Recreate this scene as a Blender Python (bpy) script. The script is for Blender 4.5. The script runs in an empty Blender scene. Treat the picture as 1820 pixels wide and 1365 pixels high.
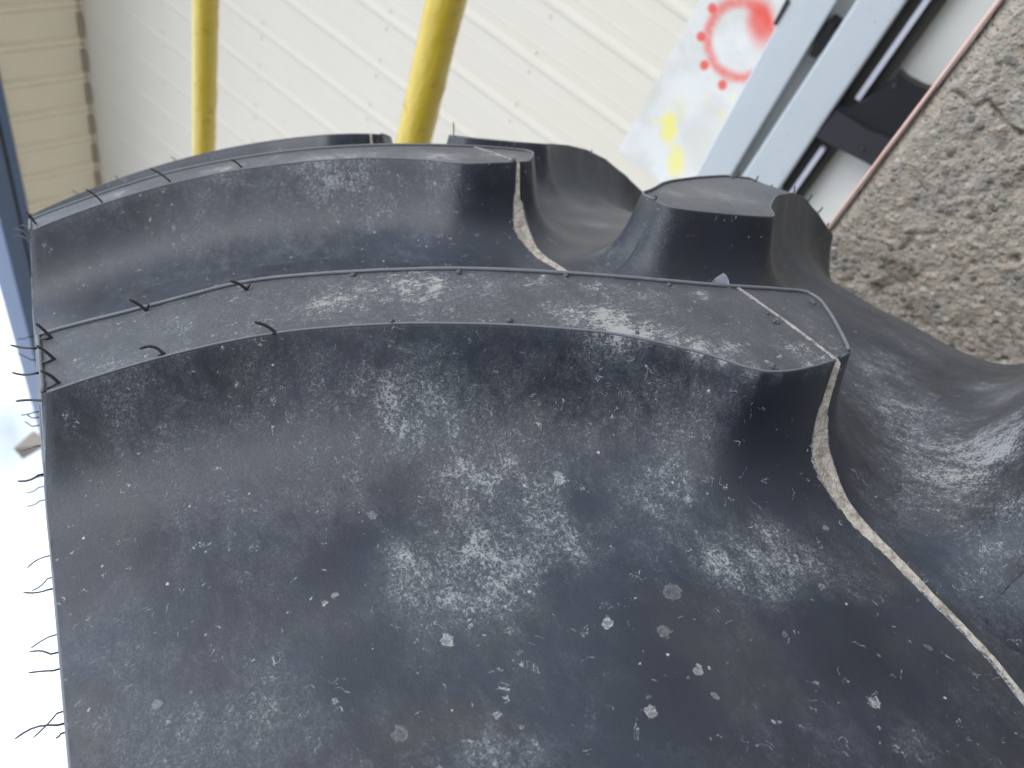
import bpy, bmesh, math, random
import numpy as np
from mathutils import Vector, Matrix, noise as mnoise
from mathutils.bvhtree import BVHTree

random.seed(7)
S = bpy.context.scene
COL = S.collection

# ------------------------------------------------------------------ camera, sky, sun, exposure
FPX, CX, CY = 1367.0, 910.0, 682.5            # focal length and centre in photograph pixels (1820 wide)
def orth(a, b, c):
    a = Vector(a).normalized(); b = Vector(b); b = (b - a * b.dot(a)).normalized()
    return a, b, a.cross(b)
UPV = Vector((-.776, .619, -.126)).normalized()
XV = Vector((.322, .565, .759)); XV = (XV - UPV * XV.dot(UPV)).normalized()
YV = UPV.cross(XV)
CAM = Vector((0, 0, 1.15))
RC = Matrix((XV, YV, UPV))                     # camera axes -> world
cam_d = bpy.data.cameras.new("camera"); cam = bpy.data.objects.new("camera", cam_d); COL.objects.link(cam)
cam.matrix_world = Matrix.Translation(CAM) @ RC.to_4x4()
cam_d.sensor_width = 36; cam_d.lens = 36 * FPX / 1820; cam_d.clip_start = .005; cam_d.clip_end = 2000
cam_d.dof.use_dof = True; cam_d.dof.focus_distance = .215; cam_d.dof.aperture_fstop = 20
S.camera = cam

SUN_EL, SUN_AZ = math.radians(44), math.radians(-45)   # azimuth from +X towards +Y
w = bpy.data.worlds.new("World"); S.world = w; w.use_nodes = True
nt = w.node_tree; nt.nodes.clear()
wo = nt.nodes.new('ShaderNodeOutputWorld'); bg = nt.nodes.new('ShaderNodeBackground')
sky = nt.nodes.new('ShaderNodeTexSky'); sky.sky_type = 'NISHITA'; sky.sun_disc = False
sky.sun_elevation = SUN_EL; sky.sun_rotation = math.pi / 2 - SUN_AZ
sky.air_density = 1.0; sky.dust_density = 2.5
tcw = nt.nodes.new('ShaderNodeTexCoord'); nzw = nt.nodes.new('ShaderNodeTexNoise')
nzw.inputs['Scale'].default_value = 3.2; nzw.inputs['Detail'].default_value = 6
rw = nt.nodes.new('ShaderNodeMapRange'); rw.inputs[1].default_value = .26; rw.inputs[2].default_value = .50
mxw = nt.nodes.new('ShaderNodeMix'); mxw.data_type = 'RGBA'; mxw.inputs[7].default_value = (10.8, 12.0, 13.8, 1)
nt.links.new(tcw.outputs['Generated'], nzw.inputs['Vector']); nt.links.new(nzw.outputs[0], rw.inputs[0])
nt.links.new(rw.outputs[0], mxw.inputs[0]); nt.links.new(sky.outputs[0], mxw.inputs[6])
nt.links.new(mxw.outputs[2], bg.inputs[0]); nt.links.new(bg.outputs[0], wo.inputs[0])
bg.inputs[1].default_value = .1
sd = bpy.data.lights.new("sun", 'SUN'); sd.energy = 1.2; sd.angle = math.radians(35); sd.color = (1, .965, .92)
sun = bpy.data.objects.new("sun", sd); COL.objects.link(sun)
sv = Vector((math.cos(SUN_EL) * math.cos(SUN_AZ), math.cos(SUN_EL) * math.sin(SUN_AZ), math.sin(SUN_EL)))
sun.rotation_euler = sv.to_track_quat('Z', 'Y').to_euler()
S.view_settings.view_transform = 'Standard'; S.view_settings.look = 'None'
S.view_settings.exposure = 0.4; S.view_settings.gamma = 1

# ------------------------------------------------------------------ helpers
def ray(px, py):
    return RC @ Vector(((px - CX) / FPX, (CY - py) / FPX, -1.0))
def atY(px, py, Y):
    d = ray(px, py); return CAM + d * (Y / d.y)
def atT(px, py, T): return CAM + ray(px, py) * T
def tag(o, label=None, cat=None, group=None, kind=None):
    if label: o['label'] = label
    if cat: o['category'] = cat
    if group: o['group'] = group
    if kind: o['kind'] = kind
    return o
def link(name, me, parent=None, mat=None):
    o = bpy.data.objects.new(name, me); COL.objects.link(o)
    if parent is not None: o.parent = parent
    if mat is not None and me is not None and not me.materials: me.materials.append(mat)
    return o
def empty(name, loc=(0, 0, 0)):
    o = bpy.data.objects.new(name, None); COL.objects.link(o); o.location = loc; o.empty_display_size = .05; return o
def mesh(name, V, F, smooth=True):
    me = bpy.data.meshes.new(name); me.from_pydata([tuple(map(float, v)) for v in V], [], F)
    me.polygons.foreach_set('use_smooth', [smooth] * len(me.polygons)); me.update(); return me
def gridfaces(nu, nv, off=0, flip=False, closeu=False):
    F = []
    for i in range(nu if closeu else nu - 1):
        a = off + i * nv; b = off + ((i + 1) % nu) * nv
        for j in range(nv - 1):
            q = (a + j, b + j, b + j + 1, a + j + 1)
            F.append(q[::-1] if flip else q)
    return F
def boxv(lo, hi, V, F):
    n = len(V)
    for x in (lo[0], hi[0]):
        for y in (lo[1], hi[1]):
            for z in (lo[2], hi[2]): V.append((x, y, z))
    for q in ((0, 1, 3, 2), (4, 6, 7, 5), (0, 4, 5, 1), (2, 3, 7, 6), (0, 2, 6, 4), (1, 5, 7, 3)): F.append(tuple(n + i for i in q))
def bevel_box(name, lo, hi, r=.003, seg=2):
    V, F = [], []; boxv(lo, hi, V, F)
    me = mesh(name, V, F, False); bm = bmesh.new(); bm.from_mesh(me)
    bmesh.ops.recalc_face_normals(bm, faces=bm.faces)
    bmesh.ops.bevel(bm, geom=bm.edges[:], offset=r, segments=seg, profile=.7, affect='EDGES')
    bm.to_mesh(me); bm.free(); return me
def tube(pts, rad, n=8, V=None, F=None, cap=True):
    own = V is None
    if own: V, F = [], []
    P = [Vector(p) for p in pts]; base = len(V)
    t0 = (P[1] - P[0]).normalized(); ref = Vector((0, 0, 1)) if abs(t0.z) < .9 else Vector((1, 0, 0))
    u = t0.cross(ref).normalized()
    for i, p in enumerate(P):
        t = (P[min(i + 1, len(P) - 1)] - P[max(i - 1, 0)]).normalized()
        u = (u - t * u.dot(t)).normalized(); v = t.cross(u)
        r = rad[i] if hasattr(rad, '__len__') else rad
        for k in range(n):
            a = 2 * math.pi * k / n; V.append(tuple(p + (u * math.cos(a) + v * math.sin(a)) * r))
    for i in range(len(P) - 1):
        for k in range(n):
            a = base + i * n + k; b = base + i * n + (k + 1) % n
            F.append((a, b, b + n, a + n))
    if cap:
        F.append(tuple(base + k for k in range(n))[::-1]); F.append(tuple(base + (len(P) - 1) * n + k for k in range(n)))
    return V, F

# numpy value noise
def vnoise(x, y, seed=0, z=0.0):
    xi = np.floor(x).astype(np.int64); yi = np.floor(y).astype(np.int64); xf = x - xi; yf = y - yi
    def h(i, j):
        n = (i * 374761393 + j * 668265263 + seed * 974634777) & 0x7fffffff
        n = (n ^ (n >> 13)) * 1274126177 & 0x7fffffff
        return ((n ^ (n >> 16)) & 0xffff) / 65535.0
    sx = xf * xf * (3 - 2 * xf); sy = yf * yf * (3 - 2 * yf)
    return (h(xi, yi) * (1 - sx) + h(xi + 1, yi) * sx) * (1 - sy) + (h(xi, yi + 1) * (1 - sx) + h(xi + 1, yi + 1) * sx) * sy
def fbm(x, y, o=4, seed=0):
    s = 0; a = .5
    for i in range(o): s = s + a * vnoise(x * 2 ** i, y * 2 ** i, seed + i); a *= .5
    return s / (1 - .5 ** o)

# ------------------------------------------------------------------ materials
class NT:
    def __init__(s, name):
        s.m = bpy.data.materials.new(name); s.m.use_nodes = True; s.t = s.m.node_tree; s.t.nodes.clear()
        s.out = s.n('ShaderNodeOutputMaterial'); s.b = s.n('ShaderNodeBsdfPrincipled'); s.l(s.b.outputs[0], s.out.inputs[0])
    def n(s, k, **kw):
        x = s.t.nodes.new(k)
        for a, b in kw.items(): setattr(x, a, b)
        return x
    def l(s, a, b): s.t.links.new(a, b)
    def set(s, sock, v):
        if hasattr(v, 'is_output') or isinstance(v, bpy.types.NodeSocket): s.l(v, sock)
        else: sock.default_value = v
    def math(s, op, a, b=0.0, c=None, clamp=False):
        x = s.n('ShaderNodeMath', operation=op, use_clamp=clamp); s.set(x.inputs[0], a); s.set(x.inputs[1], b)
        if c is not None: s.set(x.inputs[2], c)
        return x.outputs[0]
    def ramp(s, v, a, b, lo=0.0, hi=1.0):
        x = s.n('ShaderNodeMapRange', interpolation_type='SMOOTHSTEP'); s.set(x.inputs[0], v)
        for i, q in enumerate((a, b, lo, hi)): s.set(x.inputs[i + 1], q)
        return x.outputs[0]
    def mix(s, f, a, b, mode='MIX'):
        x = s.n('ShaderNodeMix', data_type='RGBA', blend_type=mode); s.set(x.inputs[0], f)
        for i, q in ((6, a), (7, b)):
            if isinstance(q, tuple): x.inputs[i].default_value = (*q, 1) if len(q) == 3 else q
            else: s.l(q, x.inputs[i])
        return x.outputs[2]
    def coord(s, k='Object'): return s.n('ShaderNodeTexCoord').outputs[k]
    def mapp(s, v, scale=(1, 1, 1), rot=(0, 0, 0), loc=(0, 0, 0)):
        x = s.n('ShaderNodeMapping'); s.l(v, x.inputs[0]); x.inputs['Scale'].default_value = scale
        x.inputs['Rotation'].default_value = rot; x.inputs['Location'].default_value = loc; return x.outputs[0]
    def noise(s, v, sc, det=4, rough=.55, dist=0.0, out=0):
        x = s.n('ShaderNodeTexNoise'); s.l(v, x.inputs['Vector']); x.inputs['Scale'].default_value = sc
        x.inputs['Detail'].default_value = det; x.inputs['Roughness'].default_value = rough; x.inputs['Distortion'].default_value = dist
        return x.outputs[out]
    def vor(s, v, sc, feat='F1', out='Distance', rnd=1.0):
        x = s.n('ShaderNodeTexVoronoi', feature=feat); s.l(v, x.inputs['Vector']); x.inputs['Scale'].default_value = sc
        x.inputs['Randomness'].default_value = rnd
        return x.outputs[out]
    def bump(s, h, st=.3, dist=.001):
        x = s.n('ShaderNodeBump'); s.set(x.inputs['Height'], h); x.inputs['Strength'].default_value = st; x.inputs['Distance'].default_value = dist
        if s.b.inputs['Normal'].links: s.l(s.b.inputs['Normal'].links[0].from_socket, x.inputs['Normal'])
        s.l(x.outputs[0], s.b.inputs['Normal']); return x
    def fin(s, col, rough, spec=.5, metal=0.0):
        if isinstance(col, tuple): s.b.inputs['Base Color'].default_value = (*col, 1)
        else: s.l(col, s.b.inputs['Base Color'])
        s.set(s.b.inputs['Roughness'], rough); s.b.inputs['Specular IOR Level'].default_value = spec; s.b.inputs['Metallic'].default_value = metal
        return s.m

def rubber(name, spots=(), beige=False):
    k = NT(name); co = k.coord()
    at = k.n('ShaderNodeAttribute', attribute_name='dust'); dust = at.outputs['Fac']
    at2 = k.n('ShaderNodeAttribute', attribute_name='mud'); mud = at2.outputs['Fac']
    top = k.n('ShaderNodeAttribute', attribute_name='top').outputs['Fac']
    # coordinates stretched along the lugs: wiped, brushed dust
    st = k.mapp(co, (.30, 1, 1), rot=(.0, 0, -.85)); st2 = k.mapp(co, (1, .28, .6), rot=(.2, .3, .35))
    big = k.noise(co, 20, 3, .5); hue = k.noise(k.mapp(co, loc=(3, 1, 2)), 26, 3, .55); mid = k.noise(k.mapp(co, (1, .62, .8), rot=(.1, .2, .5)), 70, 9, .74, .7)
    fine = k.noise(co, 950, 6, .75, .6); fib = k.noise(st2, 1300, 4, .75, 1.0); brush = k.noise(st, 520, 5, .75, .7)
    r1 = k.math('ABSOLUTE', k.math('SUBTRACT', k.noise(co, 430, 4, .6, 1.4), .5)); r2 = k.math('ABSOLUTE', k.math('SUBTRACT', k.noise(co, 1150, 3, .6, .9), .5))
    crin = k.math('ADD', k.ramp(r1, .055, .0, 0, .6), k.ramp(r2, .09, .0, 0, .6))           # crinkled film
    mc = k.math('SUBTRACT', mid, .5)
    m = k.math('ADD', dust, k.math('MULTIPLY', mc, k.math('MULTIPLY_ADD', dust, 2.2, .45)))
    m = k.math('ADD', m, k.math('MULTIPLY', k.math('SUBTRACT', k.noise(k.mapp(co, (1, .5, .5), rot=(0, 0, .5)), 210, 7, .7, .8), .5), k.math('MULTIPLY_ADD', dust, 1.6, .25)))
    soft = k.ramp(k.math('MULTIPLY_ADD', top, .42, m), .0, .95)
    m2 = k.math('ADD', m, k.math('MULTIPLY', k.math('SUBTRACT', fine, .5), 1.9))
    m2 = k.math('ADD', m2, k.math('MULTIPLY', k.math('SUBTRACT', fib, .5), 1.3))
    m2 = k.math('ADD', m2, k.math('MULTIPLY', k.math('SUBTRACT', brush, .5), k.math('MULTIPLY', top, 2.4)))
    m2 = k.math('ADD', m2, k.math('MULTIPLY', crin, .28))
    crust = k.ramp(m2, .66, 1.12)
    base = k.mix(k.ramp(big, .33, .67), (.0060, .0088, .018), (.019, .0245, .038))
    base = k.mix(k.ramp(hue, .50, .64, 0, .6), base, (.028, .028, .026))
    base = k.mix(k.ramp(hue, .44, .34, 0, .7), base, (.012, .019, .030))
    base = k.mix(k.math('MULTIPLY', top, .6), base, (.030, .030, .031))
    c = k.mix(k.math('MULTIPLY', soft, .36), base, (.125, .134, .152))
    c = k.mix(k.math('MULTIPLY', k.math('MULTIPLY', crin, k.ramp(m, .02, .70)), .46), c, (.30, .32, .35))
    c = k.mix(k.math('MULTIPLY', k.math('MULTIPLY', k.ramp(fine, .54, .34), k.ramp(m, .0, .5)), .62), c, (.018, .022, .032))
    c = k.mix(k.math('MULTIPLY', crust, .92), c, k.mix(top, k.mix(k.ramp(hue, .4, .6), (.37, .38, .395), (.40, .40, .38)), k.mix(k.ramp(hue, .4, .6), (.38, .37, .345), (.44, .42, .38))))
    # sparse tiny pale chips and bent fibre scratches
    jit = k.math('MULTIPLY', k.math('SUBTRACT', fine, .5), .5)
    vd = k.vor(co, 300, 'F1'); sep = k.n('ShaderNodeSeparateColor'); k.l(k.vor(co, 300, 'F1', 'Color'), sep.inputs[0])
    chip = k.math('MULTIPLY', k.ramp(k.math('ADD', vd, jit), .14, .08), k.ramp(sep.outputs[0], .93, .95))
    c = k.mix(k.math('MULTIPLY', chip, .8), c, (.50, .50, .49))
    sr = k.math('ABSOLUTE', k.math('SUBTRACT', k.noise(k.mapp(co, loc=(.7, .2, .4)), 130, 3, .5, 1.5), .5))
    smask = k.math('MULTIPLY', k.ramp(k.noise(k.mapp(co, loc=(.1, .9, .4)), 240, 2, .5), .60, .66), k.ramp(fib, .40, .55))
    c = k.mix(k.math('MULTIPLY', k.math('MULTIPLY', k.ramp(sr, .014, .003), smask), .75), c, (.42, .43, .44))
    dd = k.vor(co, 75, 'F1'); ddc = k.n('ShaderNodeSeparateColor'); k.l(k.vor(co, 75, 'F1', 'Color'), ddc.inputs[0])
    dk = k.math('MULTIPLY', k.ramp(k.math('ADD', dd, jit), .30, .10), k.ramp(ddc.outputs[2], .68, .78))
    c = k.mix(k.math('MULTIPLY', dk, .5), c, (.018, .022, .028))
    # single dried splashes at their own places
    if spots:
        wv = k.n('ShaderNodeVectorMath', operation='MULTIPLY_ADD'); k.l(k.noise(co, 700, 3, .6, 0, 1), wv.inputs[0])
        wv.inputs[1].default_value = (.0030, .0030, .0030); k.l(co, wv.inputs[2])
        acc = None
        for (p, r, amp) in spots:
            vm = k.n('ShaderNodeVectorMath', operation='DISTANCE'); k.l(wv.outputs[0], vm.inputs[0])
            vm.inputs[1].default_value = (p[0] + .0015, p[1] + .0015, p[2] + .0015)
            d = k.math('DIVIDE', vm.outputs['Value'], r)
            f1 = k.ramp(d, 1.05, .6, 0, .42 * amp); f2 = k.ramp(k.math('ABSOLUTE', k.math('SUBTRACT', d, .80)), .16, .03, 0, .40 * amp)
            v = k.math('ADD', f1, f2); acc = v if acc is None else k.math('MAXIMUM', acc, v)
        acc = k.math('MULTIPLY', acc, k.ramp(k.noise(co, 1500, 4, .7), .38, .58, .35, 1.25), clamp=True)
        c = k.mix(acc, c, (.50, .49, .47))
    # caked beige mud along the mould seam
    mm = k.ramp(k.math('ADD', mud, k.math('MULTIPLY', k.math('SUBTRACT', k.noise(co, 380, 7, .75), .5), 1.0)), .30, .72)
    c = k.mix(mm, c, k.mix(k.ramp(k.noise(co, 330, 7, .8), .3, .62), (.19, .15, .115), (.53, .475, .41)))
    h = k.math('ADD', k.math('MULTIPLY', fine, .6), k.math('ADD', k.math('MULTIPLY', fib, .5), k.math('MULTIPLY', k.math('MULTIPLY', crin, soft), .8)))
    h = k.math('ADD', h, k.math('MULTIPLY', crust, .6))
    h = k.math('ADD', h, k.math('MULTIPLY', k.math('MULTIPLY', mm, k.ramp(k.vor(co, 650, 'DISTANCE_TO_EDGE'), 0, .14)), 1.4))
    k.bump(h, .5, .0004); k.bump(k.noise(co, 60, 2, .5), .25, .0012)
    ro = k.math('ADD', k.ramp(big, .3, .7, .37, .48), k.math('MULTIPLY', crust, .38))
    ro = k.math('ADD', ro, k.math('MULTIPLY', mm, .3), clamp=True)
    k.b.inputs['Sheen Weight'].default_value = .07; k.b.inputs['Sheen Roughness'].default_value = .4
    return k.fin(c, ro, .55)

def simple(name, col, rough=.5, var=.12, sc=30, bump=.15, metal=0, spec=.5, bd=.001):
    k = NT(name); co = k.coord()
    n = k.noise(co, sc, 5, .6)
    c = k.mix(n, tuple(x * (1 - var) for x in col), tuple(min(1, x * (1 + var)) for x in col))
    k.bump(k.noise(co, sc * 8, 4, .6), bump, bd)
    return k.fin(c, rough, spec, metal)

# ------------------------------------------------------------------ tyre frame (axis, travel direction, radial) found from the photograph's perspective
ax_c = Vector((.85755, .10522, -.50352)); t_c = Vector((-.43555, .66931, -.60192)); r_c = Vector((.27368, .73549, .61980))
ce_c = Vector((-.10304653, -.71192449, -.71706635))
TW = Matrix.Identity(4)
aw, tw, rw_ = RC @ ax_c, RC @ t_c, RC @ r_c
rw_ = (rw_ - aw * rw_.dot(aw)).normalized(); tw = rw_.cross(aw).normalized()
for i in range(3): TW[i][0], TW[i][1], TW[i][2] = aw[i], tw[i], rw_[i]
TW.translation = CAM + RC @ ce_c
R0 = .9; PITCH = math.radians(11.4396); PL = PITCH * R0; H = .036
CRX = [-.30, -.0, .04, .08, .105, .13, .155, .2, .235, .30]
def crown(s):
    s = np.asarray(s, float)
    left = s * s / .812
    right = np.interp(s, [0, .04, .08, .105, .13, .155, .18, .2, .22, .26], [0, .0007, .0009, .0012, .0032, .0085, .0185, .031, .047, .095])
    return np.where(s < 0, left, right)
def LP(u, s, h):
    u = np.asarray(u, float); s = np.asarray(s, float); R = R0 - crown(s) - h
    return np.stack([s + 0 * R, R * np.sin(u / R0), R * np.cos(u / R0)], -1)
SE = .2025
def send(h): return SE + .062 * np.maximum(h, -.001)       # shoulder end surface flares outwards going down

def smooth_curve(P, n):
    P = np.array(P, float); Q = np.vstack([2 * P[0] - P[1], P, 2 * P[-1] - P[-2]]); out = []
    for i in range(1, len(Q) - 2):
        for t in np.linspace(0, 1, 24, endpoint=False):
            a, b, c, d = Q[i - 1:i + 3]
            out.append(.5 * ((2 * b) + (-a + c) * t + (2 * a - 5 * b + 4 * c - d) * t * t + (-a + 3 * b - 3 * c + d) * t ** 3))
    out.append(P[-1]); out = np.array(out)
    L = np.r_[0, np.cumsum(np.linalg.norm(np.diff(out, axis=0), axis=1))]
    x = np.linspace(0, L[-1], n)
    return np.stack([np.interp(x, L, out[:, 0]), np.interp(x, L, out[:, 1])], 1)

# footprints (u along the tread, s across it)
LN = [(.0944, -.0079), (.0925, -.0165), (.0918, -.0290), (.0930, -.0380), (.0965, -.0440), (.1072, -.0527), (.1216, -.0681), (.1303, -.0803), (.1380, -.0918), (.1467, -.1055), (.1550, -.1186), (.1704, -.1460), (.1813, -.1732), (.1907, -.2025)]
LF = [(.1245, .0112), (.1278, .0100), (.1303, -.0008), (.1349, -.0186), (.1417, -.0358), (.1566, -.0637), (.1731, -.0908), (.1892, -.1181), (.2055, -.1454), (.2148, -.1727), (.2293, -.2025)]
LE = [(.0944, -.0079), (.0958, -.0056), (.1015, -.0017), (.1086, .0033), (.1171, .0087), (.1215, .0110), (.1245, .0112)]
RN = [(.2114, .0142), (.2026, .0172), (.1972, .0400), (.1945, .0620), (.1965, .0680), (.2080, .0780), (.2250, .1000), (.2330, .1150), (.2410, .1300), (.2520, .1550), (.2600, .1780), (.2620, .2025)]
RF = [(.2225, .0164), (.2300, .0280), (.2430, .0460), (.2550, .0740), (.2650, .1050), (.2720, .1300), (.2840, .1600), (.3020, .2025)]
RE = [(.2114, .0142), (.2150, .0130), (.2190, .0132), (.2225, .0164)]
PROF = [(0, .0), (.0004, .0010), (.0011, .0045), (.0022, .0095), (.0036, .0145), (.0054, .0192), (.0078, .0233), (.0108, .0266), (.0145, .0293), (.019, .0315), (.0245, .0332), (.031, .0345), (.039, .0354), (.050, .0360), (.2, .0360)]
PD = np.array([p[0] for p in PROF]); PH = np.array([p[1] for p in PROF])
RINGS = [0, .0004, .0011, .0022, .0036, .0054, .0066, .0078, .0092, .0108, .0126, .0145, .0165, .019, .0215, .0245, .0277, .0305, .0325]
FIELD = None
def field(u, s, which=0):
    """depth below the crown line of the groove surface: the flanks of neighbouring lugs run together in it"""
    us0, us1, du, ss0, ds, T = FIELD
    x = np.mod(np.asarray(u, float), PL) / du; y = (np.asarray(s, float) - ss0) / ds
    nx, ny = T.shape; y = np.clip(y, 0, ny - 1.001); i = np.floor(x).astype(int); fx = x - i; i %= nx; i2 = (i + 1) % nx; j = np.floor(y).astype(int); fy = y - j
    if which: T = FDIST
    return (T[i, j] * (1 - fx) + T[i2, j] * fx) * (1 - fy) + (T[i, j + 1] * (1 - fx) + T[i2, j + 1] * fx) * fy
def make_field(gs):
    global FIELD, FDIST
    nx, ny = 120, 280; du = PL / nx; ss0 = -.212; ds = .424 / (ny - 1)
    U, Sg = np.meshgrid(np.arange(nx) * du, ss0 + np.arange(ny) * ds, indexing='ij'); q = np.stack([U.ravel(), Sg.ravel()], 1).astype(np.float32)
    acc = np.zeros(len(q)); dm = np.full(len(q), 9.0)
    for g in gs:
        for k in range(-3, 3):
            per = g['per'].copy(); keep = ~g['sh']; per = per[keep]; per[:, 0] += k * PL; per = per[::2].astype(np.float32)
            if per[:, 0].max() < -.06 or per[:, 0].min() > PL + .06: continue
            d = np.sqrt(((q[:, None, :] - per[None]) ** 2).sum(-1).min(1))
            # inside points count as distance 0
            poly = g['per'] + np.array([k * PL, 0]); x, y = q[:, 0], q[:, 1]; ins = np.zeros(len(q), bool); x2, y2 = np.roll(poly[:, 0], 1), np.roll(poly[:, 1], 1)
            for a, b, c_, e in zip(poly[:, 0], poly[:, 1], x2, y2):
                if b != e: ins ^= ((b > y) != (e > y)) & (x < (c_ - a) * (y - b) / (e - b) + a)
            d[ins] = 0; dm = np.minimum(dm, d)
            el = H - np.interp(d, PD, PH); acc += el ** 2.2
    FDIST = dm.reshape(nx, ny); w0 = 2 * math.pi / PL
    un = sum(.00016 * np.sin(w0 * a * U + b * Sg * 60 + c_) for a, b, c_ in ((2, 1.1, .3), (3, -.8, 1.9), (4, 1.7, 4.0), (5, .4, 2.2), (1, 2.2, 5.1)))
    T = (H - np.minimum(acc ** (1 / 2.2), H)).reshape(nx, ny); T = T + un * np.clip((FDIST - .008) / .02, 0, 1)
    FIELD = (0, PL, du, ss0, ds, T)

def lug_geo(N, Fr, E, side, nl=150, nw=26):
    N = smooth_curve(N, nl); Fr = smooth_curve(Fr, nl); E = smooth_curve(E, nw)
    A = np.stack([np.linspace(0, 1, nw)] * 2, 1)
    G = np.zeros((nl, nw, 2)); v = np.linspace(0, 1, nw)[None, :, None]; t = np.linspace(0, 1, nl)[:, None, None]
    S_ = N[-1] + (Fr[-1] - N[-1]) * v[0]                     # shoulder end
    G = (1 - v) * N[:, None] + v * Fr[:, None] + (1 - t) * E[None] + t * S_[None] \
        - ((1 - t) * (1 - v) * N[0] + (1 - t) * v * Fr[0] + t * (1 - v) * N[-1] + t * v * Fr[-1])
    # perimeter: near edge C->F, shoulder F->G, far edge G->D, nose D->C
    per = np.vstack([G[:, 0], G[-1, 1:], G[-2::-1, -1], G[0, -2:0:-1]])
    per0 = per.copy(); n = len(per)
    idx = [i * nw for i in range(nl)] + [(nl - 1) * nw + j for j in range(1, nw)] + [i * nw + nw - 1 for i in range(nl - 2, -1, -1)] + [j for j in range(nw - 2, 0, -1)]
    tan = np.roll(per, -1, 0) - np.roll(per, 1, 0)
    tan /= np.linalg.norm(tan, axis=1)[:, None] + 1e-12
    nor = np.stack([tan[:, 1], -tan[:, 0]], 1)
    area = .5 * np.sum(per[:, 0] * np.roll(per[:, 1], -1) - np.roll(per[:, 0], -1) * per[:, 1])
    if area < 0: nor = -nor
    for _ in range(3): nor = nor * .5 + .25 * (np.roll(nor, 1, 0) + np.roll(nor, -1, 0)); nor /= np.linalg.norm(nor, axis=1)[:, None]
    seg_sh = np.zeros(n, bool); seg_sh[nl - 1:nl - 1 + nw] = True
    return dict(G=G, per=per, nor=nor, idx=idx, sh=seg_sh, nl=nl, nw=nw, side=side, area=area)

def lug_mesh(g, name, wob=0):
    V = []; nl, nw, side = g['nl'], g['nw'], g['side']
    U = g['G'][..., 0].ravel(); Sx = g['G'][..., 1].ravel(); Hh = np.zeros_like(U)
    top = LP(U, Sx, Hh); us = [np.stack([U, Sx, Hh], 1)]; P = [top]
    flip = g['area'] < 0
    F = gridfaces(nl, nw, 0, flip=not flip)
    off = len(U); per, nor = g['per'], g['nor']; n = len(per)
    base = 1.0 + .03 * (vnoise(np.arange(n) * .06, np.zeros(n), 5) - .5)
    for j, d in enumerate(RINGS):
        shm = g['sh']; h = float(np.interp(d, PD, PH))
        q = per + nor * (d * (base if d > .003 else 1))[:, None] if d > .003 else per + nor * d; q[shm] = per[shm]
        hh = np.full(n, h); lim = send(hh)
        if side < 0: q[:, 1] = np.where(shm, -lim, np.maximum(q[:, 1], -lim))
        else: q[:, 1] = np.where(shm, lim, np.minimum(q[:, 1], lim))
        wf = np.clip((d - .008) / .005, 0, 1)
        hf = field(q[:, 0], q[:, 1]) + (.0004 if j == len(RINGS) - 1 else 0) + (.00012 if side > 0 else 0)
        hh = np.where(shm, h + (.010 if j == len(RINGS) - 1 else 0), hh * (1 - wf) + hf * wf)
        P.append(LP(q[:, 0], q[:, 1], hh)); us.append(np.stack([q[:, 0], q[:, 1], hh], 1))
    m = len(RINGS)
    for j in range(m - 1):
        for i in range(n):
            a = off + j * n + i; b = off + j * n + (i + 1) % n
            q = (a, b, b + n, a + n); F.append(q if not flip else q[::-1])
    # shoulder end skirt carried on down below the floor line
    V = np.vstack(P); US = np.vstack(us)
    me = mesh(name, V, F); return me, US

def carcass_mesh():
    ss = list(np.arange(-.2044, .2040, .0024)); nf = len(ss)
    th = list(np.arange(-.16, .80, .0029)); th += list(np.linspace(.80, 2 * math.pi - .16, 260))[:-1]
    th = np.array(th); Sg = np.array(ss)
    U, SS = np.meshgrid(th * R0, Sg, indexing='ij')
    h = np.maximum(field(U, SS), float(np.interp(.0105, PD, PH)))
    fd = field(U, SS, 1); low = np.clip(1 - (fd - .018) / .009, 0, 1)
    low = low * low * (3 - 2 * low); h = h + .0006 * low
    rl = R0 - crown(Sg[0]); rr = R0 - crown(Sg[-1])
    left = [(-.150, .400), (-.165, .385), (-.180, .33), (-.192, .25), (-.199, .18), (-.2025, .12), (-.2046, .085), (-.2055, .064), (-.2056, .050), (-.2053, .042), (-.2049, .0378), (-.2046, .0364)]
    right = [(.2046, .0368), (.2056, .040), (.2075, .048), (.214, .075), (.226, .12), (.232, .18), (.226, .25), (.20, .32), (.165, .37), (.15, .38)]
    inner = [(.135, .365), (.17, .27), (.175, .16), (.14, .08), (0, .06), (-.14, .09), (-.17, .17), (-.165, .28), (-.135, .39)]
    nL, nR = len(left), len(right) + len(inner)
    n = nL + nf + nR; Rm = np.zeros((len(th), n)); Sm = np.zeros((len(th), n)); Hm = np.zeros((len(th), n))
    for j, (s_, hh) in enumerate(left): Sm[:, j] = s_; Rm[:, j] = rl - hh
    Sm[:, nL:nL + nf] = Sg; Rm[:, nL:nL + nf] = R0 - crown(Sg)[None] - h; Hm[:, nL:nL + nf] = h
    # at the shoulders follow the groove floor's height where a lug runs out
    for j in range(nL - 3, nL): Rm[:, j] += (H - h[:, 0]) * (1 if j == nL - 1 else .6)
    for j, (s_, hh) in enumerate(right + inner): Sm[:, nL + nf + j] = s_; Rm[:, nL + nf + j] = (rr if j < len(right) + 3 else rl) - hh
    V = np.stack([Sm, Rm * np.sin(th)[:, None], Rm * np.cos(th)[:, None]], -1).reshape(-1, 3)
    US = np.stack([np.repeat((th * R0)[:, None], n, 1), Sm, np.where(Hm == 0, H, Hm)], -1).reshape(-1, 3)
    F = gridfaces(len(th), n, 0, flip=True, closeu=True)
    for i in range(len(th)):                              # close the bead ring
        a = i * n; b = ((i + 1) % len(th)) * n
        F.append((a, a + n - 1, b + n - 1, b))
    return mesh('carcass', V, F), US

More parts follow.
